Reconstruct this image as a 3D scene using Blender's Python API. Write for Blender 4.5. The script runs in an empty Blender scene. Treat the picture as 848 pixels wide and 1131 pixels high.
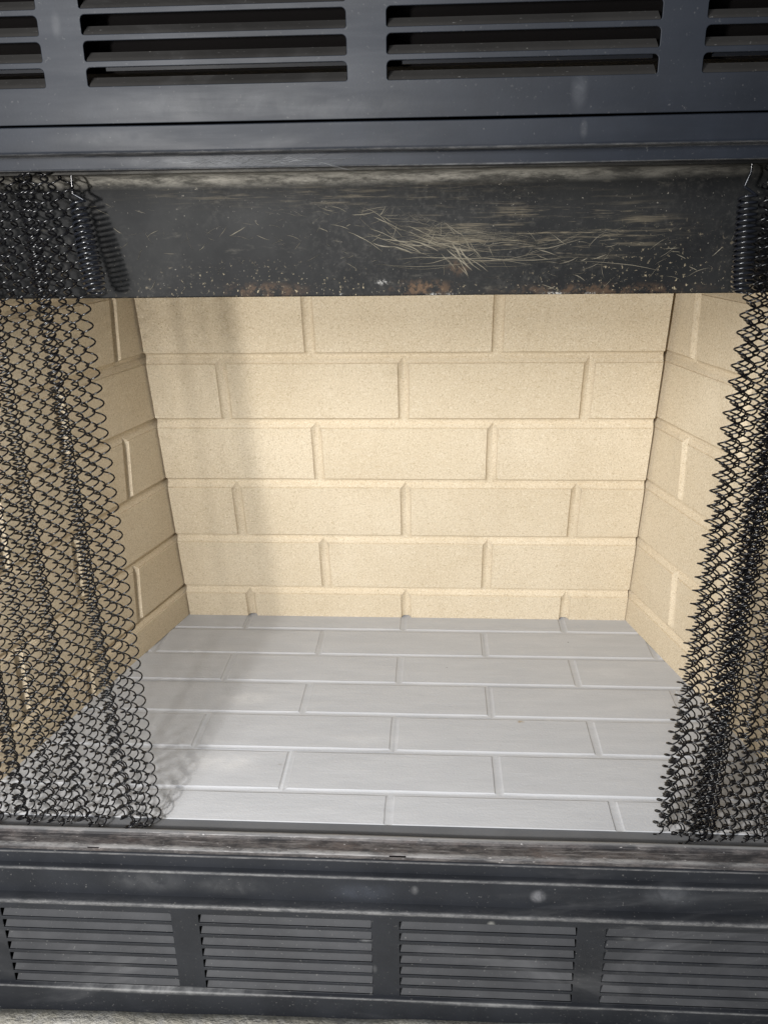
import bpy, bmesh, math, random
import numpy as np
from mathutils import Matrix, Vector, noise as mnoise

R = random.Random(7)
S = bpy.context.scene
C = S.collection

# ------------------------------------------------------------------ camera
F_PX, PITCH, YAW, ROLL = 951.15, 0.3577, 0.0632, -0.0157
CAM = Vector((0.04, -0.5521, 0.5273))
cy_, sy_ = math.cos(YAW), math.sin(YAW)
cp_, sp_ = math.cos(PITCH), math.sin(PITCH)
cr_, sr_ = math.cos(ROLL), math.sin(ROLL)
fw = Vector((-sy_, cy_, 0)); rt = Vector((cy_, sy_, 0)); up = Vector((0, 0, 1))
fw2 = fw * cp_ - up * sp_
up2 = up * cp_ + fw * sp_
r3 = rt * cr_ + up2 * sr_
u3 = up2 * cr_ - rt * sr_
cam_d = bpy.data.cameras.new("camera")
cam = bpy.data.objects.new("camera", cam_d); C.objects.link(cam)
m = Matrix((r3, u3, -fw2)).transposed().to_4x4(); m.translation = CAM
cam.matrix_world = m
cam_d.sensor_fit = 'VERTICAL'; cam_d.sensor_height = 24.0
cam_d.lens = F_PX / 1131.0 * 24.0
cam_d.clip_start = 0.01; cam_d.clip_end = 100
S.camera = cam

# ------------------------------------------------------------------ light
W = bpy.data.worlds.new("World"); S.world = W; W.use_nodes = True
bg = W.node_tree.nodes["Background"]
bg.inputs[0].default_value = (0.50, 0.72, 1.0, 1); bg.inputs[1].default_value = 0.032


def aim(o, target):
    o.rotation_euler = (Vector(target) - o.location).to_track_quat('-Z', 'Y').to_euler()


ld = bpy.data.lights.new("work_lamp", 'SPOT'); lamp = bpy.data.objects.new("work_lamp", ld); C.objects.link(lamp)
ld.energy = 45; ld.color = (1.0, 0.97, 0.93); ld.shadow_soft_size = 0.026
ld.spot_size = math.radians(104); ld.spot_blend = 1.0
lamp.location = (-0.285, -0.74, 0.51); aim(lamp, (-0.14, 0.30, 0.10))

ad = bpy.data.lights.new("room_light", 'AREA'); room = bpy.data.objects.new("room_light", ad); C.objects.link(room)
ad.energy = 23; ad.color = (0.95, 0.97, 1.0); ad.shape = 'RECTANGLE'; ad.size = 0.55; ad.size_y = 0.45
room.location = (-0.32, -1.10, 0.90); aim(room, (-0.08, 0.3, 0.12))

S.view_settings.view_transform = 'Standard'; S.view_settings.look = 'None'
S.view_settings.exposure = 0.0; S.view_settings.gamma = 1.0
try:
    S.view_settings.use_curve_mapping = False
except Exception:
    pass
S.render.engine = 'CYCLES'
S.cycles.use_denoising = True
S.cycles.max_bounces = 10; S.cycles.diffuse_bounces = 6


# ------------------------------------------------------------------ object helpers
def tag(o, label=None, cat=None, group=None, kind=None):
    if label: o['label'] = label
    if cat: o['category'] = cat
    if group: o['group'] = group
    if kind: o['kind'] = kind
    return o


def empty(name, label, cat, loc=(0, 0, 0), group=None):
    o = bpy.data.objects.new(name, None); C.objects.link(o); o.location = loc
    o.empty_display_size = 0.05
    return tag(o, label, cat, group)


def link(name, me, mat=None, parent=None, matrix=None):
    o = bpy.data.objects.new(name, me); C.objects.link(o)
    if mat and not me.materials: me.materials.append(mat)
    if parent:
        o.parent = parent
        o.matrix_parent_inverse = parent_world(parent).inverted()
    if matrix is not None: o.matrix_basis = matrix
    return o


def parent_world(o):
    mm = o.matrix_basis.copy()
    if o.parent:
        mm = parent_world(o.parent) @ o.matrix_parent_inverse @ mm
    return mm


def mesh(name, verts, faces, smooth=True, angle=32):
    me = bpy.data.meshes.new(name)
    me.from_pydata([tuple(v) for v in verts], [], faces)
    me.validate()
    bm = bmesh.new(); bm.from_mesh(me)
    bmesh.ops.recalc_face_normals(bm, faces=bm.faces); bm.to_mesh(me); bm.free()
    if smooth:
        me.polygons.foreach_set('use_smooth', [True] * len(me.polygons))
        me.set_sharp_from_angle(angle=math.radians(angle))
    return me


def box_mesh(name, x0, x1, y0, y1, z0, z1, bev=0.0):
    bm = bmesh.new()
    bmesh.ops.create_cube(bm, size=1)
    for v in bm.verts:
        v.co = Vector((x0 + (v.co.x + .5) * (x1 - x0), y0 + (v.co.y + .5) * (y1 - y0), z0 + (v.co.z + .5) * (z1 - z0)))
    if bev:
        bmesh.ops.bevel(bm, geom=list(bm.edges), offset=bev, segments=2, affect='EDGES', profile=.5)
    me = bpy.data.meshes.new(name); bm.to_mesh(me); bm.free()
    if bev:
        me.polygons.foreach_set('use_smooth', [True] * len(me.polygons)); me.set_sharp_from_angle(angle=math.radians(40))
    return me


def round_path(pts, rad, seg=5):
    """polyline in (y,z) with rounded corners; rad: number or one per inner point"""
    out = [pts[0]]
    for i in range(1, len(pts) - 1):
        a, b, c = Vector(pts[i - 1]), Vector(pts[i]), Vector(pts[i + 1])
        rr = rad if not isinstance(rad, (list, tuple)) else rad[i - 1]
        d1, d2 = (a - b), (c - b)
        l = min(rr, d1.length * .48, d2.length * .48)
        if l < 1e-5: out.append(tuple(b)); continue
        p, q = b + d1.normalized() * l, b + d2.normalized() * l
        for k in range(seg + 1):
            t = k / seg
            out.append(tuple((1 - t) ** 2 * p + 2 * t * (1 - t) * b + t * t * q))
    out.append(pts[-1])
    return out


def sheet(name, path, x0, x1, th, nx=1, wob=0.0):
    """bent sheet metal: (y,z) path swept along X, thickness on the right of the walk direction"""
    P = [Vector(q) for q in path]; n = len(P)
    N = []
    for i in range(n):
        d = (P[min(i + 1, n - 1)] - P[max(i - 1, 0)]).normalized()
        N.append(Vector((d.y, -d.x)))
    loop = [p for p in P] + [P[i] + N[i] * th for i in range(n - 1, -1, -1)]
    vs, fs = [], []
    L = len(loop)
    for k in range(nx + 1):
        x = x0 + (x1 - x0) * k / nx
        wz = wob * mnoise.noise(Vector((x * 7, 3.1, len(name)))) if wob else 0
        wy = wob * mnoise.noise(Vector((x * 6, 9.1, len(name)))) if wob else 0
        for q in loop: vs.append((x, q.x + wy, q.y + wz))
    for k in range(nx):
        for i in range(L):
            j = (i + 1) % L
            fs.append((k * L + i, k * L + j, (k + 1) * L + j, (k + 1) * L + i))
    for i in range(n - 1):
        fs.append((i, i + 1, L - 2 - i, L - 1 - i))
        b = nx * L
        fs.append((b + i, b + i + 1, b + L - 2 - i, b + L - 1 - i))
    return mesh(name, vs, fs, True, 35)


def plate_with_slots(name, rect, slots, rad, y, th, bev=0.0004):
    """flat plate in the XZ plane at depth y (front) with rounded slots; rect/slots = (x0,x1,z0,z1)"""
    cu = bpy.data.curves.new(name, 'CURVE'); cu.dimensions = '2D'; cu.fill_mode = 'BOTH'
    cu.extrude = th / 2 - bev; cu.bevel_depth = bev; cu.bevel_resolution = 2; cu.offset = -bev

    def spline(pts):
        sp = cu.splines.new('POLY'); sp.points.add(len(pts) - 1)
        for i, q in enumerate(pts): sp.points[i].co = (q[0], q[1], 0, 1)
        sp.use_cyclic_u = True
    x0, x1, z0, z1 = rect
    spline([(x0, z0), (x1, z0), (x1, z1), (x0, z1)])
    for (a, b, c, d) in slots:
        pts = []
        for (cx, cz, a0) in ((b - rad, d - rad, 0), (a + rad, d - rad, 90), (a + rad * .45, c + rad * .45, 180), (b - rad * .45, c + rad * .45, 270)):
            r_ = rad if a0 < 180 else rad * .45
            for k in range(6):
                t = math.radians(a0 + 90 * k / 5)
                pts.append((cx + r_ * math.cos(t), cz + r_ * math.sin(t)))
        spline(pts)
    tmp = bpy.data.objects.new("tmp", cu); C.objects.link(tmp)
    dg = bpy.context.evaluated_depsgraph_get(); dg.update()
    me = bpy.data.meshes.new_from_object(tmp.evaluated_get(dg))
    bpy.data.objects.remove(tmp); bpy.data.curves.remove(cu)
    me.name = name
    me.transform(Matrix.Translation((0, y + th / 2, 0)) @ Matrix.Rotation(math.radians(90), 4, 'X'))
    me.polygons.foreach_set('use_smooth', [True] * len(me.polygons)); me.set_sharp_from_angle(angle=math.radians(30))
    return me


def tube(paths, radii, sides=6, closed_caps=True):
    """list of (n,3) arrays -> verts, faces of round wires"""
    V, Fc = [], []
    for P, r in zip(paths, radii):
        P = np.asarray(P, float); n = len(P)
        T = np.gradient(P, axis=0); T /= np.linalg.norm(T, axis=1)[:, None] + 1e-12
        ref = np.array([0, 0, 1.0]) if abs(T[0, 2]) < .9 else np.array([1.0, 0, 0])
        nrm = np.cross(T[0], ref); nrm /= np.linalg.norm(nrm)
        base = len(V)
        ang = np.arange(sides) * 2 * math.pi / sides
        for i in range(n):
            nrm = nrm - T[i] * (nrm @ T[i]); nrm /= np.linalg.norm(nrm)
            bn = np.cross(T[i], nrm)
            ring = P[i] + r * (np.cos(ang)[:, None] * nrm + np.sin(ang)[:, None] * bn)
            V.extend(ring.tolist())
        for i in range(n - 1):
            a = base + i * sides; b = a + sides
            for k in range(sides):
                k2 = (k + 1) % sides
                Fc.append((a + k, a + k2, b + k2, b + k))
        if closed_caps:
            Fc.append(tuple(base + k for k in range(sides)))
            Fc.append(tuple(base + (n - 1) * sides + k for k in range(sides)))
    return V, Fc


def fast_mesh(name, V, Fq, smooth=True):
    me = bpy.data.meshes.new(name)
    me.from_pydata(V, [], Fq)
    if smooth: me.polygons.foreach_set('use_smooth', [True] * len(me.polygons))
    return me


# ------------------------------------------------------------------ material helper
class NT:
    def __init__(s, name):
        s.m = bpy.data.materials.new(name); s.m.use_nodes = True
        s.t = s.m.node_tree; s.b = s.t.nodes["Principled BSDF"]
        s.tc = s.t.nodes.new("ShaderNodeTexCoord")
        s.co = s.tc.outputs['Object']
        s.h = None

    def L(s, a, b): s.t.links.new(a, b)

    def val(s, inp, v):
        if hasattr(v, 'links') or hasattr(v, 'is_linked'): s.L(v, inp)
        else: inp.default_value = v

    def mapp(s, scale=(1, 1, 1), loc=(0, 0, 0), rot=(0, 0, 0), src=None):
        n = s.t.nodes.new("ShaderNodeMapping"); n.inputs['Scale'].default_value = scale
        n.inputs['Location'].default_value = loc; n.inputs['Rotation'].default_value = rot
        s.L(src or s.co, n.inputs['Vector']); return n.outputs[0]

    def noise(s, scale, detail=3, rough=.55, vec=None, dist=0.0):
        n = s.t.nodes.new("ShaderNodeTexNoise"); n.inputs['Scale'].default_value = scale
        n.inputs['Detail'].default_value = detail; n.inputs['Roughness'].default_value = rough
        n.inputs['Distortion'].default_value = dist
        s.L(vec or s.co, n.inputs['Vector']); return n.outputs['Fac']

    def voro(s, scale, vec=None, feat='F1', rnd=1.0):
        n = s.t.nodes.new("ShaderNodeTexVoronoi"); n.feature = feat; n.inputs['Scale'].default_value = scale
        n.inputs['Randomness'].default_value = rnd
        s.L(vec or s.co, n.inputs['Vector']); return n.outputs['Distance']

    def ramp(s, v, a, b, lo=0.0, hi=1.0):
        n = s.t.nodes.new("ShaderNodeMapRange"); n.interpolation_type = 'SMOOTHSTEP'
        n.inputs[1].default_value = a; n.inputs[2].default_value = b
        n.inputs[3].default_value = lo; n.inputs[4].default_value = hi
        s.L(v, n.inputs[0]); return n.outputs[0]

    def math(s, op, a, b=0.0, clamp=False):
        n = s.t.nodes.new("ShaderNodeMath"); n.operation = op; n.use_clamp = clamp
        s.val(n.inputs[0], a); s.val(n.inputs[1], b); return n.outputs[0]

    def mix(s, f, a, b):
        n = s.t.nodes.new("ShaderNodeMix"); n.data_type = 'RGBA'
        s.val(n.inputs[0], f)
        for i, c in ((6, a), (7, b)):
            if isinstance(c, tuple): n.inputs[i].default_value = (*c, 1) if len(c) == 3 else c
            else: s.L(c, n.inputs[i])
        return n.outputs[2]

    def blob(s, c, r, soft=.6):
        """soft ellipsoid mask round the object-space point c with radii r"""
        v = s.t.nodes.new("ShaderNodeVectorMath"); v.operation = 'SUBTRACT'; s.L(s.co, v.inputs[0]); v.inputs[1].default_value = c
        d = s.t.nodes.new("ShaderNodeVectorMath"); d.operation = 'DIVIDE'; s.L(v.outputs[0], d.inputs[0]); d.inputs[1].default_value = r
        l = s.t.nodes.new("ShaderNodeVectorMath"); l.operation = 'LENGTH'; s.L(d.outputs[0], l.inputs[0])
        return s.ramp(l.outputs['Value'], soft * .2, 1.0, 1.0, 0.0)

    def bump(s, h, strength, dist):
        n = s.t.nodes.new("ShaderNodeBump"); n.inputs['Strength'].default_value = strength; n.inputs['Distance'].default_value = dist
        s.L(h, n.inputs['Height'])
        if s.h: s.L(s.h, n.inputs['Normal'])
        s.h = n.outputs[0]; s.L(s.h, s.b.inputs['Normal'])

    def col(s, c): s.val(s.b.inputs['Base Color'], (*c, 1) if isinstance(c, tuple) and len(c) == 3 else c)

    def rough(s, v): s.val(s.b.inputs['Roughness'], v)


def position(nt):
    g = nt.t.nodes.new("ShaderNodeNewGeometry"); nt.co = g.outputs['Position']


def firebrick(name):
    t = NT(name); position(t)
    base = t.mix(t.ramp(t.noise(9, 3), .3, .7), (.605, .508, .362), (.655, .560, .413))
    grit = t.noise(640, 3, .75)
    base = t.mix(t.ramp(grit, .48, .64, 0, .65), base, (.80, .72, .58))
    base = t.mix(t.ramp(t.noise(610, 3, .75, t.mapp(loc=(3, 1, 7))), .50, .67, 0, .65), base, (.36, .275, .165))
    base = t.mix(t.ramp(t.noise(180, 4, .7, t.mapp(loc=(1, 5, 2))), .60, .75, 0, .25), base, (.45, .36, .23))
    # faint soot wash, in its own vertical smears
    base = t.mix(t.ramp(t.noise(7, 4, .6, t.mapp((2.2, 2.2, .55), (4, 0, 0))), .52, .8, 0, .16), base, (.40, .31, .20))
    oi = t.t.nodes.new("ShaderNodeObjectInfo")
    base = t.mix(t.ramp(oi.outputs['Random'], 0, 1, 0, .13), base, (.47, .385, .26))
    base = t.mix(t.math('MULTIPLY', t.ramp(t.noise(26, 6, .75, t.mapp((1, 1, .4), (9, 3, 1)), 1.0), .56, .74), .22), base, (.36, .29, .19))
    # a few bigger pits
    base = t.mix(t.ramp(t.voro(55, t.mapp(loc=(2, 2, 2))), .02, .05, .75, 0), base, (.28, .21, .12))
    t.col(base); t.rough(.92)
    t.b.inputs['Specular IOR Level'].default_value = .25
    t.bump(t.noise(60, 4, .6), .35, .0012)
    t.bump(grit, .6, .0009)
    return t.m


def paint_grey():
    t = NT('grey_floor_paint'); position(t)
    n1 = t.noise(22, 4, .6, t.mapp((.55, 2.2, 1)))
    base = t.mix(t.ramp(n1, .32, .7), (.430, .438, .455), (.462, .469, .484))
    st = t.noise(90, 3, .6, t.mapp((.22, 2.5, 1)))
    base = t.mix(t.ramp(st, .55, .75, 0, .22), base, (.55, .555, .57))
    base = t.mix(t.ramp(t.noise(160, 3, .6, t.mapp((.3, 2.0, 1), (4, 4, 0))), .60, .74, 0, .18), base, (.38, .385, .40))
    for (c, r, k) in (((-.168, .262, 0), (.045, .018, .05), .42), ((-.165, .148, 0), (.050, .022, .05), .42),
                      ((-.02, .19, 0), (.05, .02, .05), .18), ((.24, .33, 0), (.03, .02, .05), .2)):
        base = t.mix(t.math('MULTIPLY', t.blob(c, r), t.ramp(t.noise(45, 4, .6), .3, .7, .3 * k, k)), base, (.72, .715, .71))
    for (c, r, k, cc) in (((.1315, .2275, 0), (.0050, .0035, .02), .9, (.30, .22, .12)),
                          ((.205, .40, 0), (.0017, .0016, .02), .95, (.10, .09, .08)), ((.055, .335, 0), (.0015, .0013, .02), .9, (.12, .11, .10)),
                          ((.27, .12, 0), (.018, .004, .02), .35, (.33, .33, .36)), ((-.11, .147, 0), (.005, .0018, .02), .7, (.30, .29, .28))):
        base = t.mix(t.math('MULTIPLY', t.blob(c, r), t.ramp(t.noise(260, 2), .35, .6, .3, k)), base, cc)
    base = t.mix(t.ramp(t.noise(380, 3, .7), .58, .72, 0, .28), base, (.33, .335, .35))
    base = t.mix(t.ramp(t.noise(300, 3, .7, t.mapp(loc=(5, 2, 1))), .60, .74, 0, .3), base, (.62, .62, .63))
    base = t.mix(t.ramp(t.voro(38, t.mapp(loc=(.2, .7, 0))), .012, .03, .6, 0), base, (.24, .23, .22))
    t.col(base); t.rough(.8)
    t.b.inputs['Specular IOR Level'].default_value = .25
    t.bump(n1, .25, .002); t.bump(st, .15, .0006); t.bump(t.noise(420, 3, .7), .4, .0006)
    return t.m


def black_metal(name, base=(.040, .042, .046), rough=.46, marks=(), dust=.5, grain=(1, 1, 1), edges=()):
    t = NT(name); position(t)
    n = t.noise(14, 5, .62)
    c = t.mix(t.ramp(n, .3, .72), tuple(v * .82 for v in base), tuple(v * 1.22 for v in base))
    c = t.mix(t.ramp(t.noise(5, 5, .7, t.mapp((.6, 1, 1.6), (7, 2, 1)), 1.2), .52, .80, 0, .22 * dust), c, (.20, .20, .205))
    c = t.mix(t.ramp(t.noise(420, 2, .6), .66, .78, 0, .40 * dust), c, (.20, .195, .185))
    c = t.mix(t.ramp(t.voro(85, t.mapp(loc=(.3, .6, .1))), .02, .055, .28 * dust, 0), c, (.27, .26, .24))
    for (cc, r, k, tint) in marks:
        f = t.math('MULTIPLY', t.blob(cc, r), t.ramp(t.noise(70, 5, .6, None, .6), .25, .8, .1 * k, .75 * k))
        c = t.mix(f, c, tint)
    for (z, rz, k) in edges:      # paint rubbed off along the folded edges
        f = t.math('MULTIPLY', t.blob((0, .01, z), (60, .08, rz), .9), t.ramp(t.noise(230, 6, .85, t.mapp((.3, 1, 1))), .36, .66, .25 * k, k))
        c = t.mix(f, c, (.27, .265, .26))
    t.col(c)
    t.rough(t.ramp(t.noise(30, 4, .6, t.mapp(grain)), .3, .75, rough - .02, rough + .08))
    t.b.inputs['Specular IOR Level'].default_value = .19
    t.bump(t.noise(700, 2, .5), .10, .0002); t.bump(t.noise(6, 1), .12, .001)
    return t.m


def lintel_metal():
    t = NT('scraped_black_steel'); position(t)
    c = t.mix(t.ramp(t.noise(16, 5, .65), .3, .7), (.0080, .0084, .009), (.014, .0144, .0145))
    c = t.mix(t.math('MULTIPLY', t.ramp(t.noise(9, 4, .65, t.mapp(loc=(4, 1, 1))), .38, .70), t.ramp(t.noise(240, 4, .75), .46, .70, 0, .22)), c, (.10, .095, .085))
    c = t.mix(t.ramp(t.noise(95, 5, .72, t.mapp((.35, 1, 1), (6, 1, 2))), .58, .76, 0, .35), c, (.12, .11, .09))
    tan = (.30, .25, .17)
    streak = t.noise(130, 5, .7, t.mapp((.10, 1, 1.6)))
    fine = t.noise(420, 3, .7, t.mapp((.07, 1, 1.2), (2, 0, 3)))
    for (cc, r, k) in (((.075, .085, .502), (.085, .05, .026), .16), ((.10, .085, .487), (.11, .05, .012), .16), ((-.03, .085, .525), (.20, .05, .012), .14), ((.14, .085, .500), (.09, .05, .03), .25)):
        f = t.math('MULTIPLY', t.blob(cc, r, .8), t.ramp(streak, .52, .68, 0, k)); c = t.mix(f, c, tan)
        f = t.math('MULTIPLY', t.blob(cc, r, .8), t.ramp(fine, .55, .68, 0, k)); c = t.mix(f, c, tan)
    # top bend: reflected glow painted in as a pale strip, with worn scratchy edges
    glow_wear = t.math('MULTIPLY', t.blob((-.05, .08, .5375), (.42, .05, .0085), .9), t.ramp(t.noise(110, 6, .78, t.mapp((.3, 1, 1))), .36, .66, .15, .85))
    c = t.mix(glow_wear, c, (.34, .325, .29))
    # specks
    sp = t.ramp(t.noise(330, 3, .7), .60, .70)
    for (cc, r, k) in (((-.09, .085, .466), (.13, .05, .020), .55), ((.18, .085, .463), (.12, .05, .026), .55), ((.20, .085, .485), (.08, .05, .03), .3), ((.04, .085, .459), (.30, .05, .008), .7)):
        c = t.mix(t.math('MULTIPLY', t.math('MULTIPLY', t.blob(cc, r, .7), sp), k), c, (.36, .30, .20))
    c = t.mix(t.ramp(t.noise(520, 2, .6, t.mapp(loc=(3, 3, 3))), .68, .78, 0, .5), c, (.26, .24, .2))
    # rust
    for (cc, r, k) in (((.030, .085, .4605), (.034, .05, .0085), .75), ((-.085, .085, .4600), (.045, .05, .008), .45), ((.155, .085, .459), (.10, .05, .006), .45), ((.055, .085, .475), (.012, .05, .008), .4)):
        f = t.math('MULTIPLY', t.blob(cc, r, .7), t.ramp(t.noise(170, 6, .75), .44, .60, .0, k))
        c = t.mix(f, c, t.mix(t.noise(260, 2), (.060, .036, .022), (.135, .085, .05)))
    # white mortar dabs on the lower edge
    for (cc, r) in (((.038, .085, .4563), (.007, .05, .0018)), ((.050, .085, .4562), (.006, .05, .0016)), ((.125, .085, .4563), (.012, .05, .0018)), ((-.028, .085, .4567), (.003, .05, .0015)), ((.001, .085, .4653), (.007, .05, .003)), ((.150, .085, .4562), (.006, .05, .0018))):
        c = t.mix(t.math('MULTIPLY', t.blob(cc, r), t.ramp(t.noise(500, 3, .7), .46, .64, 0, .7)), c, (.42, .41, .39))
    t.col(c)
    t.rough(t.ramp(t.noise(40, 4), .3, .7, .50, .56))
    t.b.inputs['Specular IOR Level'].default_value = .09
    t.bump(t.noise(420, 3, .6), .10, .0003); t.bump(t.noise(6, 1), .10, .001)
    return t.m


def rail_metal():
    t = NT('worn_rail_steel'); position(t)
    s1 = t.noise(110, 7, .82, t.mapp((.4, 1.2, 1.2)))
    c = t.mix(t.ramp(s1, .40, .60), (.030, .028, .029), (.088, .080, .078))
    c = t.mix(t.ramp(t.noise(330, 5, .7, t.mapp((.05, 1, 1), (5, 0, 0))), .52, .66, 0, .55), c, (.22, .21, .205))
    c = t.mix(t.ramp(t.noise(26, 5, .7, t.mapp((1, 2, 1), (1, 4, 0))), .50, .68, 0, .3), c, (.095, .068, .058))
    c = t.mix(t.ramp(t.noise(38, 5, .7, t.mapp((.5, 2, 1), (8, 4, 0))), .50, .64, 0, .85), c, (.022, .022, .024))
    c = t.mix(t.ramp(t.noise(300, 3, .7, t.mapp((.5, 1, 1))), .64, .75, 0, .7), c, (.48, .46, .45))
    c = t.mix(t.math('MULTIPLY', t.blob((0, .0232, .0044), (60, .0024, .02), .9), t.ramp(t.noise(120, 5, .8, t.mapp((.3, 1, 1))), .36, .6, .10, .65)), c, (.28, .275, .27))
    c = t.mix(t.math('MULTIPLY', t.blob((0, .0385, .009), (60, .0022, .0022), .9), .6), c, (.30, .30, .30))
    t.col(c); t.rough(t.ramp(s1, .3, .7, .55, .36)); t.b.inputs['Specular IOR Level'].default_value = .4
    t.bump(s1, .3, .0006)
    return t.m


def wire_metal(name, base=(.022, .023, .026), rough=.28):
    t = NT(name)
    t.col(t.mix(t.noise(60, 3), tuple(v * .6 for v in base), tuple(v * 1.5 for v in base))); t.rough(rough)
    t.b.inputs['Specular IOR Level'].default_value = .45
    return t.m


def plain(name, c, r=.8, spec=.3):
    t = NT(name); t.col(t.mix(t.noise(25, 4), tuple(v * .8 for v in c), tuple(v * 1.2 for v in c))); t.rough(r)
    t.b.inputs['Specular IOR Level'].default_value = spec
    return t.m


def hearth_mat():
    t = NT('cream_hearth_stone'); position(t)
    c = t.mix(t.ramp(t.noise(40, 5, .65), .35, .65), (.70, .66, .55), (.82, .80, .74))
    c = t.mix(t.ramp(t.noise(120, 4, .7, t.mapp((.5, 1, 1))), .55, .7, 0, .7), c, (.74, .72, .68))
    c = t.mix(t.ramp(t.noise(210, 4, .7, t.mapp(loc=(3, 3, 3))), .60, .72, 0, .7), c, (.32, .25, .15))
    t.col(c); t.rough(.85); t.bump(t.noise(150, 5, .65), .7, .002)
    return t.m


WHITE = (.46, .46, .46)
M_BRICK = firebrick('cream_firebrick')
M_FLOOR = paint_grey()
M_UP = black_metal('satin_black_upper', (.0100, .0120, .0165), .46, marks=(
    ((.1235, .018, .582), (.0065, .02, .015), .14, (.30, .31, .33)), ((-.187, .018, .622), (.004, .02, .010), .08, WHITE),
    ((-.10, .018, .577), (.10, .02, .012), .06, WHITE), ((-.02, .018, .574), (.07, .02, .010), .07, WHITE)), dust=.35, grain=(.3, 1, 3))
M_TRIM = black_metal('satin_black_trim', (.0095, .0118, .0170), .45, marks=(
    ((.128, .02, .560), (.003, .02, .007), .14, WHITE), ((-.16, .02, .560), (.05, .02, .006), .08, WHITE), ((-.12, .03, .546), (.06, .02, .005), .15, WHITE)), dust=.4, grain=(.3, 1, 3), edges=((.5508, .0016, .30), (.5417, .0010, .35)))
M_LOW = black_metal('dusty_black_lower', (.0150, .0165, .0200), .5, marks=(
    ((.1270, .0105, -.0225), (.0085, .012, .0075), .9, (.36, .36, .38)), ((.0250, .0105, -.0205), (.0045, .012, .0055), .6, WHITE),
    ((.0885, .0, -.046), (.0045, .012, .0075), .95, (.62, .61, .57)), ((.092, .0, -.062), (.004, .012, .003), .7, (.5, .5, .5)),
    ((-.13, .0105, -.022), (.04, .02, .012), .12, WHITE), ((-.20, .0105, -.02), (.05, .02, .014), .09, WHITE), ((-.02, .0105, -.024), (.035, .02, .012), .16, (.16, .18, .23)),
    ((.235, .01, -.018), (.03, .02, .014), .25, (.28, .29, .31)), ((.205, .0, -.05), (.02, .02, .012), .3, WHITE), ((-.016, .0, -.066), (.007, .01, .003), .6, WHITE),
    ((-.009, .0, -.098), (.003, .01, .006), .3, WHITE), ((-.2, .0, -.13), (.14, .01, .004), .6, WHITE), ((.10, .0, -.131), (.10, .01, .0025), .6, WHITE)), dust=.95, edges=((.0003, .0009, .4), (-.0108, .0013, .42), (-.0360, .0020, .5), (-.1300, .0009, .45)))
M_BLADE = black_metal('louvre_black', (.036, .037, .040), .58, dust=1.2)
M_BLADE_UP = black_metal('louvre_dusty', (.020, .0190, .0180), .6, dust=1.0)
M_LINTEL = lintel_metal()
M_RAIL = rail_metal()
M_WIRE = wire_metal('mesh_wire_black', (.004, .004, .005), .24)
M_SPRING = wire_metal('spring_black', (.008, .009, .012), .20)
M_DARK = plain('dark_cavity', (.0035, .003, .003), .95, .1)
M_SCR = plain('scratched_bare_steel', (.135, .120, .090), .6, .3)
M_SCRW = plain('pale_scratch', (.17, .175, .18), .5, .4)
M_HEARTH = hearth_mat()
M_LIP_SHADE = plain('lip_shade_grey', (.105, .107, .112), .9)  # dark grey that paints the rail lip's shadow at the floor front


# ------------------------------------------------------------------ brick panels
# per side: (inset from the cell edge in mm, depth in mm). The moulded joints undercut the brick above and
# slope out to the brick below.
PROFILE_WALL = dict(
    side=((6.4, 0), (6.05, 1.3), (4.9, 3.0), (3.3, 4.1), (1.6, 4.7), (0, 4.9)),
    bottom=((6.8, 0), (6.2, 1.5), (4.9, 3.4), (3.2, 4.9), (1.4, 5.5), (0, 5.2)),
    top=((6.8, 0), (6.4, 1.3), (5.4, .9), (3.7, 1.9), (1.7, 3.7), (0, 5.2)))
PROFILE_FLOOR = dict(
    side=((4.4, 0), (4.0, .35), (3.2, .95), (2.0, 1.2), (1.0, 1.25), (0, 1.25)),
    bottom=((4.2, 0), (3.7, .35), (2.8, .9), (1.6, 1.15), (.8, 1.2), (0, 1.2)),
    top=((4.2, 0), (3.7, .35), (2.8, .9), (1.6, 1.15), (.8, 1.2), (0, 1.2)))


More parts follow.
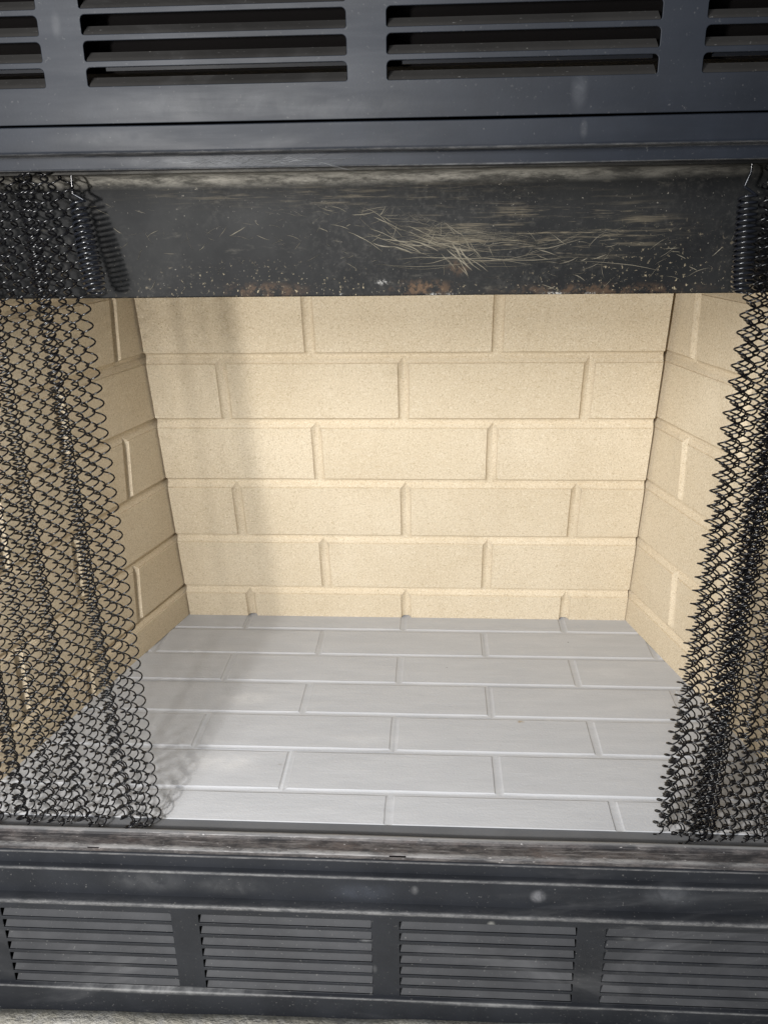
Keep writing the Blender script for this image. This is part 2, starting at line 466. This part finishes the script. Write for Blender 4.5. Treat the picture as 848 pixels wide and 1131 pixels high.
def brick_mesh(w, h, flags, profile, seed):
    """one moulded brick with its half of the surrounding joint. flags = joint on (left,right,bottom,top)"""
    nl = max(2, int(w / .028)); dl = .0075
    ts = [k / nl for k in range(nl + 1)]
    K = len(profile['side']); vs, fs = [], []
    for k in range(K):
        s_, b_, t_ = profile['side'][k], profile['bottom'][k], profile['top'][k]
        x0, x1 = s_[0] / 1000 * flags[0], w - s_[0] / 1000 * flags[1]
        y0, y1 = b_[0] / 1000 * flags[2], h - t_[0] / 1000 * flags[3]
        fade = 1.0 if k < 3 else (.5 if k == 3 else 0.0)

        def jit(px, py, q, f):
            return f * fade * .00045 * mnoise.noise(Vector((px * 70, py * 70 + q * 9, seed * 3.7)))
        ring = []
        m_ = min(dl, (y1 - y0) * .3)
        for t in ts:                                           # bottom edge, left to right
            px = x0 + (x1 - x0) * t; ring.append((px, y0 + jit(px, y0, 1, flags[2]), b_[1]))
        for py in (y0 + m_, (y0 + y1) / 2, y1 - m_):            # right edge, upwards
            ring.append((x1 + jit(x1, py, 2, flags[1]), py, s_[1]))
        for t in reversed(ts):                                  # top edge, right to left
            px = x0 + (x1 - x0) * t; ring.append((px, y1 + jit(px, y1, 3, flags[3]), t_[1]))
        for py in (y1 - m_, (y0 + y1) / 2, y0 + m_):            # left edge, downwards
            ring.append((x0 + jit(x0, py, 4, flags[0]), py, s_[1]))
        vs += [(a, b, -c / 1000) for (a, b, c) in ring]
    n = len(vs) // K
    fs.append(tuple(range(n)))
    for k in range(K - 1):
        a, b = n * k, n * (k + 1)
        for j in range(n):
            j2 = (j + 1) % n
            fs.append((b + j, b + j2, a + j2, a + j))
    me = bpy.data.meshes.new('brick'); me.from_pydata(vs, [], fs)
    me.polygons.foreach_set('use_smooth', [True] * len(me.polygons)); me.set_sharp_from_angle(angle=math.radians(22 if profile is PROFILE_FLOOR else 34))
    me.validate()
    return me


def brick_panel(root, mat, M, rows, umin, umax, pitch, offs, profile, wob=.00025):
    """rows = [(v0, v1, phase, joint_below, joint_above)], joints at phase*pitch + n*pitch (+offs)"""
    for (v0, v1, ph, jb, ja) in rows:
        e = [umin]
        n0 = int(math.floor((umin - offs) / pitch)) - 1
        for n in range(n0, n0 + 12):
            u = offs + (n + ph) * pitch
            if umin + .004 < u < umax - .004 and (umin < -.2 and umax > .2 or abs(u) > .03): e.append(u + R.uniform(-.0008, .0008))
        e.append(umax)
        for a, b in zip(e[:-1], e[1:]):
            fl = (a > umin + 1e-6, b < umax - 1e-6, jb, ja)
            me = brick_mesh(b - a, v1 - v0, tuple(float(q) for q in fl), profile, R.uniform(0, 50))
            mt = M @ Matrix.Translation((a, v0, R.uniform(-wob, wob)))
            link('brick', me, mat, root, mt)


def panel_matrix(o, ux, uy):
    ux = Vector(ux).normalized(); uy = Vector(uy); uz = ux.cross(uy).normalized(); uy = uz.cross(ux)
    mm = Matrix((ux, uy, uz)).transposed().to_4x4(); mm.translation = Vector(o); return mm


TILT = 0.1845
H0, PR, PB, OB = 0.0425, 0.0794, 0.2039, 0.0036
# back panel leans forward
MB_ = panel_matrix((0, .4603, 0), (1, 0, 0), (0, -math.sin(TILT), math.cos(TILT)))
# the panel's outward side is -Y
back = empty('firebrick_back_panel', 'cream brick patterned panel closing the back of the firebox, whole and facing forward', 'firebrick panel', (0, .4603, 0), 'firebrick panels lining the firebox')


def rows_for(flip):
    rr = []; v = 0
    bounds = [0.0] + [H0 + PR * k for k in range(7)]
    for k in range(len(bounds) - 1):
        ph = .5 if (k % 2 == 1) else 0.0
        rr.append((bounds[k], bounds[k + 1], ph, k > 0, True))
    return rr


brick_panel(back, M_BRICK, MB_, rows_for(False), -.2850, .2858, PB, OB, PROFILE_WALL)
link('panel_slab', box_mesh('panel_slab', -.2850, .2858, 0, H0 + PR * 6, -.030, -.0056), M_BRICK, back, MB_)


def side_panel(name, label, corner, front, topc, sgn):
    c, f, tp = Vector(corner), Vector(front), Vector(topc)
    du = (f - c).normalized()
    dv = (tp - c); dv = dv - du * dv.dot(du)
    # keep the rows level: v axis has no component along u, plane leans a little inwards
    if sgn > 0:   # left wall: normal towards +X ; u axis runs from front to corner
        Mx = panel_matrix(c, -du, dv); u0, u1 = -.42, .045; jo = -.112
    else:
        Mx = panel_matrix(c, du, dv); u0, u1 = -.045, .42; jo = .112
    root = empty(name, label, 'firebrick panel', c, 'firebrick panels lining the firebox')
    rr = []
    bounds = [0.0] + [(H0 + PR * k) * math.cos(TILT) * 1.0 for k in range(7)]
    for k in range(len(bounds) - 1):
        rr.append((bounds[k], bounds[k + 1], 0.0 if k % 2 == 1 else .5, k > 0, True))
    brick_panel(root, M_BRICK, Mx, rr, u0, u1, PB, jo, PROFILE_WALL)
    link('panel_slab', box_mesh('panel_slab', u0, u1, 0, bounds[-1], -.028, -.0056), M_BRICK, root, Mx)
    return root


side_panel('firebrick_side_panel', 'cream brick panel on the firebox side behind the looser wire curtain with wide see-through folds',
           (-.2868, .4612, 0), (-.3682, .1386, 0), (-.2878, .3817, .4214), 1)
side_panel('firebrick_side_panel', 'cream brick panel on the firebox side behind the tightly bunched dark wire curtain',
           (.2868, .4612, 0), (.3231, .315, 0), (.2930, .3825, .4167), -1)

# floor
floor = empty('firebox_floor', 'grey painted firebox floor in a flat brick pattern', 'firebox floor', (0, .25, 0))
PF, YA = 0.0633, 0.4243
MF = panel_matrix((0, 0, 0), (1, 0, 0), (0, 1, 0))
frows = []
for k in range(-1, 5):
    y1 = YA - k * PF; y0 = y1 - PF
    ph = .5 if k % 2 == 0 else 0.0
    frows.append((y0, y1, ph, True, True))
frows.append((.0660, YA - 5 * PF, 0.0, False, True))
brick_panel(floor, M_FLOOR, MF, frows, -.42, .42, .2032, 0.0, PROFILE_FLOOR, .00035)
link('floor_slab', box_mesh('floor_slab', -.42, .42, .0665, .4876, -.02, -.0014, .0004), M_FLOOR, floor)
link('front_shade_strip', box_mesh('front_shade_strip', -.42, .42, .030, .0662, -.02, -.0012), M_LIP_SHADE, floor)  # added strip, coloured dark to read as shadow behind the rail lip

# ------------------------------------------------------------------ fireplace frame
frame = empty('fireplace_frame', 'black steel fireplace frame with scraped lintel and worn bottom rail around the opening', 'fireplace frame', (0, .05, -.15))
XL, XR = -.46, .46
TR = round_path([(.045, .5671), (.0215, .5671), (.0215, .5510), (.0300, .5500), (.0300, .5416), (.068, .5412)], [.001, .0022, .001, .0012], 5)
link('header_trim', sheet('header_trim', TR, XL, XR, -.0012, 24, .0006), M_TRIM, frame)
LN = round_path([(.050, .5400), (.0840, .5395), (.0850, .4556), (.098, .4550)], [.0105, .0012], 10)
lintel = link('lintel', sheet('lintel', LN, XL, XR, -.0015, 24, .0007), M_LINTEL, frame)
RL = round_path([(.040, -.022), (.040, .0084), (.0376, .0084), (.0366, .0052), (.0220, .0044), (.0218, -.0030), (.0300, -.0034)], [.0006, .0008, .001, .0016, .0006], 4)
rail = link('bottom_rail', sheet('bottom_rail', RL, XL, XR, .0012, 30, .0006), M_RAIL, frame)
for (x, w) in ((-.2545, .010), (.0035, .014)):
    link('rail_notch', box_mesh('rail_notch', x, x + w, .0211, .0262, -.0022, .0050), M_DARK, rail)
    link('rail_notch', box_mesh('rail_notch', x, x + .003, .0263, .0295, -.0015, .0054), M_DARK, rail)
link('curtain_rod', fast_mesh('curtain_rod', *tube([[(XL, .060, .556), (0, .060, .556), (XR, .060, .556)]], [.004], 10)), M_WIRE, frame)
for sx in (-1, 1):
    x0, x1 = sorted((sx * .384, sx * .46))
    link('jamb', box_mesh('jamb', x0, x1, .046, .090, -.02, .62, .001), M_TRIM, frame)
# dark casing behind the louvres and round the bricks
for nm, b in (('casing_back', (-.50, .50, .500, .510, -.17, .75)), ('casing_top', (-.50, .50, .060, .499, .740, .750)),
              ('casing_partition', (-.50, .50, .10, .499, .605, .612)), ('casing_base', (-.50, .50, .01, .499, -.175, -.165)),
              ('casing_baffle', (-.50, .50, .045, .052, -.16, -.021))):
    link(nm, box_mesh(nm, *b), M_DARK, frame)
link('casing_baffle', box_mesh('casing_baffle', -.50, .50, .053, .060, .600, .74), M_DARK, frame)
for sx in (-1, 1):
    x0, x1 = sorted((sx * .47, sx * .48))
    link('casing_side', box_mesh('casing_side', x0, x1, .062, .498, -.16, .735), M_DARK, frame)


# scratches, as thin raised scores that show bare steel
def scratches(name, specs, y, mat, parent, seed):
    rr = random.Random(seed); vs, fs = [], []
    for (cx, cz, rx, rz, n, ang0, ang1, l0, l1, w0, w1) in specs:
        for _ in range(int(n * 1.5)):
            x = cx + rr.gauss(0, .5) * rx; z = cz + rr.gauss(0, .5) * rz
            a = math.radians(rr.uniform(ang0, ang1)); L = rr.uniform(l0, l1) * rr.uniform(.6, 1.3); w = rr.uniform(w0, w1) * rr.choice((.4, .5, .6, .8, 1.0))
            cur = rr.uniform(-.5, .5); k = 6; pts = []
            xx, zz = x - L / 2 * math.cos(a), z - L / 2 * math.sin(a); aa = a - cur / 2
            for i in range(k + 1):
                pts.append((xx, zz, aa)); aa += cur / k + rr.uniform(-.10, .10)
                xx += L / k * math.cos(aa); zz += L / k * math.sin(aa)
            if any(q[1] > .5310 or q[1] < .4575 for q in pts) and name == 'scratch_marks': continue
            b = len(vs)
            for i, (px, pz, pa) in enumerate(pts):
                ww = w * (math.sin(math.pi * (i + .25) / (k + .5)) ** .6) * rr.uniform(.55, 1.1)
                nx, nz = -math.sin(pa) * ww / 2, math.cos(pa) * ww / 2
                vs += [(px + nx, y, pz + nz), (px, y - .00012, pz), (px - nx, y, pz - nz)]
            for i in range(k):
                q = b + i * 3
                fs += [(q, q + 1, q + 4, q + 3), (q + 1, q + 2, q + 5, q + 4)]
    o = link(name, mesh(name, vs, fs, False), mat, parent); tag(o, kind='stuff'); return o


scratches('scratch_marks', [
    (.060, .509, .060, .022, 110, -10, 10, .012, .050, .00018, .00055),
    (.075, .497, .045, .010, 60, -6, 6, .015, .045, .0002, .0006),
    (.050, .512, .060, .022, 34, -45, -20, .008, .035, .0003, .0009),
    (.070, .512, .050, .020, 20, 25, 60, .006, .020, .0003, .0008),
    (.030, .512, .045, .018, 40, -70, 70, .006, .022, .0002, .0006),
    (.085, .505, .035, .012, 8, 80, 100, .010, .024, .0003, .0009),
    (.030, .491, .030, .006, 16, -25, -5, .012, .040, .0005, .0012),
    (.060, .482, .016, .010, 10, -60, -40, .010, .022, .0005, .0013),
    (.090, .4795, .070, .002, 9, -3, 3, .04, .10, .0003, .0007),
    (-.005, .513, .030, .014, 4, -40, 80, .008, .026, .0004, .0009),
    (.150, .505, .060, .018, 40, -15, 25, .006, .026, .0002, .0006),
    (-.060, .518, .14, .008, 60, -30, 10, .004, .014, .0002, .0007),
    (-.070, .500, .12, .02, 30, -60, 60, .004, .014, .0002, .0006),
    (.160, .480, .10, .018, 26, -30, 50, .005, .016, .0003, .0008),
    (.0, .495, .25, .03, 50, -90, 90, .003, .012, .0002, .0005),
], .08445, M_SCR, lintel, 3)
scratches('trim_scratches', [
    (-.085, .5462, .050, .004, 60, -20, 20, .006, .03, .0001, .0003),
    (-.04, .5455, .03, .003, 20, -8, 8, .010, .03, .0001, .0003),
], .0298, M_SCRW, frame, 5)

# ------------------------------------------------------------------ grilles


def blade_mesh(w, prof):
    P = round_path(prof, .0022, 4)
    me = sheet('louvre_blade', P, 0, w, .0009)
    return me


def grille(root, rect, slots, rad, y, th, prof, pmat, nm, bmat):
    link(nm, plate_with_slots(nm, rect, slots, rad, y, th), pmat, root)
    cache = {}
    for (a, b, c, d) in slots:
        w = b - a - .001
        key = round(w, 4)
        if key not in cache: cache[key] = blade_mesh(w, prof)
        o = link('louvre_blade', cache[key], bmat, root, Matrix.Translation((a + .0005, y + th, c + .0002)) @ Matrix.Rotation(R.uniform(-.0016, .0016), 4, 'Y'))


upper = empty('upper_vent_grille', 'black louvred vent grille above the firebox opening, with long rounded slots', 'vent grille', (0, .018, .568), 'louvred vent grilles')
us = []
zt = [(.5888, .5992), (.6026, .6134), (.6168, .6274), (.6307, .6413), (.6447, .6553), (.6587, .6693)]
for (a, b) in ((-.3560, -.1985), (-.1722, -.0140), (.0098, .1680), (.1936, .3515)):
    for (c, d) in zt: us.append((a, b, c, d))
grille(upper, (XL, XR, .5680, .6850), us, .0028, .0180, .0013,
       [(0, 0), (.0018, .0018), (.0075, .0052), (.0082, .0057)], M_UP, 'face_plate', M_BLADE_UP)
for (a, b) in ((-.330, -.2035), (-.1640, -.0150), (.0185, .1670), (.2015, .345)):
    link('inner_flange', box_mesh('inner_flange', a, b, .0300, .0310, .5985, .6030), M_UP, upper)

lower = empty('lower_vent_grille', 'black louvred vent grille below the firebox opening, with narrow dusty slats', 'vent grille', (0, .0005, -.13), 'louvred vent grilles')
ls = []
for zt_ in (-.0447, -.0573, -.0700, -.0824, -.0949, -.1072, -.1192):
    for (a, b) in ((-.3300, -.1815), (-.1578, -.0110), (.0124, .1592), (.1826, .3310)):
        ls.append((a, b, zt_ - .0090, zt_ + .0003))
grille(lower, (XL, XR, -.1300, -.0400), ls, .0014, .0005, .0012,
       [(0, 0), (.0016, .0012), (.0058, .0047), (.0064, .0052)], M_LOW, 'face_plate', M_BLADE)
P1 = round_path([(.036, .0004), (.0200, .0004), (.0187, -.0104), (.0125, -.0108), (.0105, -.0352), (.0006, -.0356), (.0005, -.0400)], [.0008, .0006, .0014, .0008, .0036], 5)
link('stepped_ledge', sheet('stepped_ledge', P1, XL, XR, .0011, 30, .0005), M_LOW, lower)
P2 = round_path([(.0018, -.1298), (-.0022, -.1303), (-.0024, -.1800)], [.0008], 4)
link('bottom_lip', sheet('bottom_lip', P2, XL, XR, .0011, 24, .0004), M_LOW, lower)

# ------------------------------------------------------------------ hearth in front
hv, hf = [], []
nx, ny = 90, 14
for j in range(ny + 1):
    for i in range(nx + 1):
        x = -.62 + 1.24 * i / nx; y = -.46 + .456 * j / ny
        z = -.1508 + .019 * x + .0012 * mnoise.fractal(Vector((x * 14, y * 14, 0)), 1.0, 2.0, 4)
        hv.append((x, y, z))
for j in range(ny):
    for i in range(nx):
        q = j * (nx + 1) + i
        hf.append((q, q + 1, q + nx + 2, q + nx + 1))
he = link('hearth', mesh('hearth', hv, hf), M_HEARTH)
so = he.modifiers.new('thick', 'SOLIDIFY'); so.thickness = .05; so.offset = -1 if he.data.polygons[0].normal.z > 0 else 1
tag(he, 'cream rough stone hearth in front of the lower vent grille', 'hearth', kind='structure')


# ------------------------------------------------------------------ wire mesh curtains
def curtain(name, label, x_top, x_bot, direction, width_s, amp_top, amp_bot, lam, y0, seed, z_top=.549, z_bot=.0015, drift=.0, pitch=.0115, rad=.0047, step=.0066, wire=.00066):
    rr = random.Random(seed)
    root = empty(name, label, 'mesh curtain', (x_bot, y0, z_bot), 'wire mesh curtains pulled to the sides')
    ds = .0008; n = int(width_s / ds)
    levels = 14
    # irregular fold phases
    ph = np.zeros(n); l = lam
    cur = rr.uniform(0, 6.28)
    nz = [rr.uniform(.72, 1.35) for _ in range(80)]
    for i in range(n):
        cyc = int(cur / (2 * math.pi)) % 80
        cur += 2 * math.pi * ds / (lam * nz[cyc]); ph[i] = cur
    av = np.interp(np.arange(n) * ds, np.linspace(0, width_s, 24), [rr.uniform(.72, 1.25) for _ in range(24)])
    av[:int(.012 / ds)] *= .5
    zs = np.linspace(z_top, z_bot, levels); tab = []
    for k in range(levels):
        t = k / (levels - 1)
        A = (amp_top + (amp_bot - amp_top) * t)
        sway = .35 * math.sin(2.3 * t + seed) * t
        al = A * av * np.sin(ph + sway)
        dx = np.cos(al); dy = np.sin(al)
        xs = np.cumsum(dx) * ds * direction; ys = np.cumsum(dy) * ds
        tr = np.linspace(ys[0], ys[-1], n); ys = ys - tr
        win = max(3, int(2.2 * lam / ds)); ker = np.ones(win) / win
        ys = ys - np.convolve(np.pad(ys, win // 2, mode='edge'), ker, mode='same')[win // 2: win // 2 + n]
        ys = np.clip(ys, -.012, .013)
        xe = x_top + (x_bot - x_top) * t
        tab.append((xs + xe, ys + y0 + drift * t))
    nc = int(width_s / step)
    seg = 11
    for j in range(nc):
        s = int(min(n - 1, (j + .6) * step / ds))
        cxs = [tab[k][0][s] for k in range(levels)]; cys = [tab[k][1][s] for k in range(levels)]
        zb = z_bot + (rr.uniform(0, .003))
        if direction > 0 and j < 4: zb += .006 * (4 - j) / 4
        turns = (z_top - zb) / pitch
        N = int(turns * seg)
        i = np.arange(N + 1); th = i / seg * 2 * math.pi + math.pi * (j % 2) + .18 * math.sin(j * 1.7) + .10 * np.sin(i * .045 + j * .7)
        z = z_top - i / seg * pitch
        z = z + .0006 * np.sin(z * 40 + j * .9)
        th = math.pi - th
        cx = np.interp(-z, -zs, cxs); cyy = np.interp(-z, -zs, cys)
        rj = rad * rr.uniform(.94, 1.06)
        P = np.stack([cx + rj * np.cos(th), cyy + rj * .92 * np.sin(th), z], 1)
        V, Fq = tube([P], [wire], 5)
        me = fast_mesh('wire_coil', V, Fq)
        link('wire_coil', me, M_WIRE, root)
    return root


curtain('mesh_curtain', 'looser see-through black wire mesh curtain whose shadow stripes the grey floor',
        -.2060, -.2005, -1, .36, 1.30, 1.18, .052, .0530, 12)
curtain('mesh_curtain', 'black wire mesh curtain bunched into tight dark folds, its free edge slanting inwards',
          .2500, .2265, 1, .66, 1.95, 1.80, .038, .0580, 23, z_bot=.002)


# ------------------------------------------------------------------ pull springs
def spring(label, top, bot, r0, r1, turns, hook, seed):
    root = empty('pull_spring', label, 'spring', bot, 'curtain pull springs hanging over the lintel')
    T, B = Vector(top), Vector(bot); ax = (B - T); L = ax.length; d = ax.normalized()
    e1 = d.cross(Vector((0, 1, 0))).normalized(); e2 = d.cross(e1).normalized()
    N = turns * 16; P = []
    for i in range(N + 1):
        t = i / N; a = 2 * math.pi * turns * t
        # slightly open at the top, close coils at the bottom
        q = t ** .92
        r = r0 + (r1 - r0) * min(1, t * 2.2) - .0025 * max(0, (t - .9) / .1)
        c = T + d * (L * q)
        P.append(tuple(c + e1 * (r * math.cos(a)) + e2 * (r * math.sin(a) * .9)))
    V, Fq = tube([P], [.00088], 8)
    link('coil', fast_mesh('coil', V, Fq), M_SPRING, root)
    hp = [Vector(P[0])] + [Vector(q) for q in hook]
    pts = []
    for k in range(len(hp) - 1):
        for i in range(8): pts.append(tuple(hp[k].lerp(hp[k + 1], i / 8)))
    pts.append(tuple(hp[-1]))
    V, Fq = tube([pts], [.00088], 8)
    link('hook', fast_mesh('hook', V, Fq), M_SPRING, root)
    return root


spring('black coil pull spring at the edge of the looser mesh curtain, leaning off the lintel',
       (-.2045, .0600, .5225), (-.1945, .0455, .4630), .0052, .0070, 17,
       [(-.2075, .0600, .528), (-.2065, .0600, .545), (-.2065, .0600, .553)], 1)
spring('black coil pull spring beside the tightly bunched dark mesh curtain',
       (.2425, .0600, .5205), (.2415, .0470, .4600), .0056, .0066, 18,
       [(.2395, .0600, .526), (.2425, .0600, .5345), (.2425, .0600, .553)], 2)
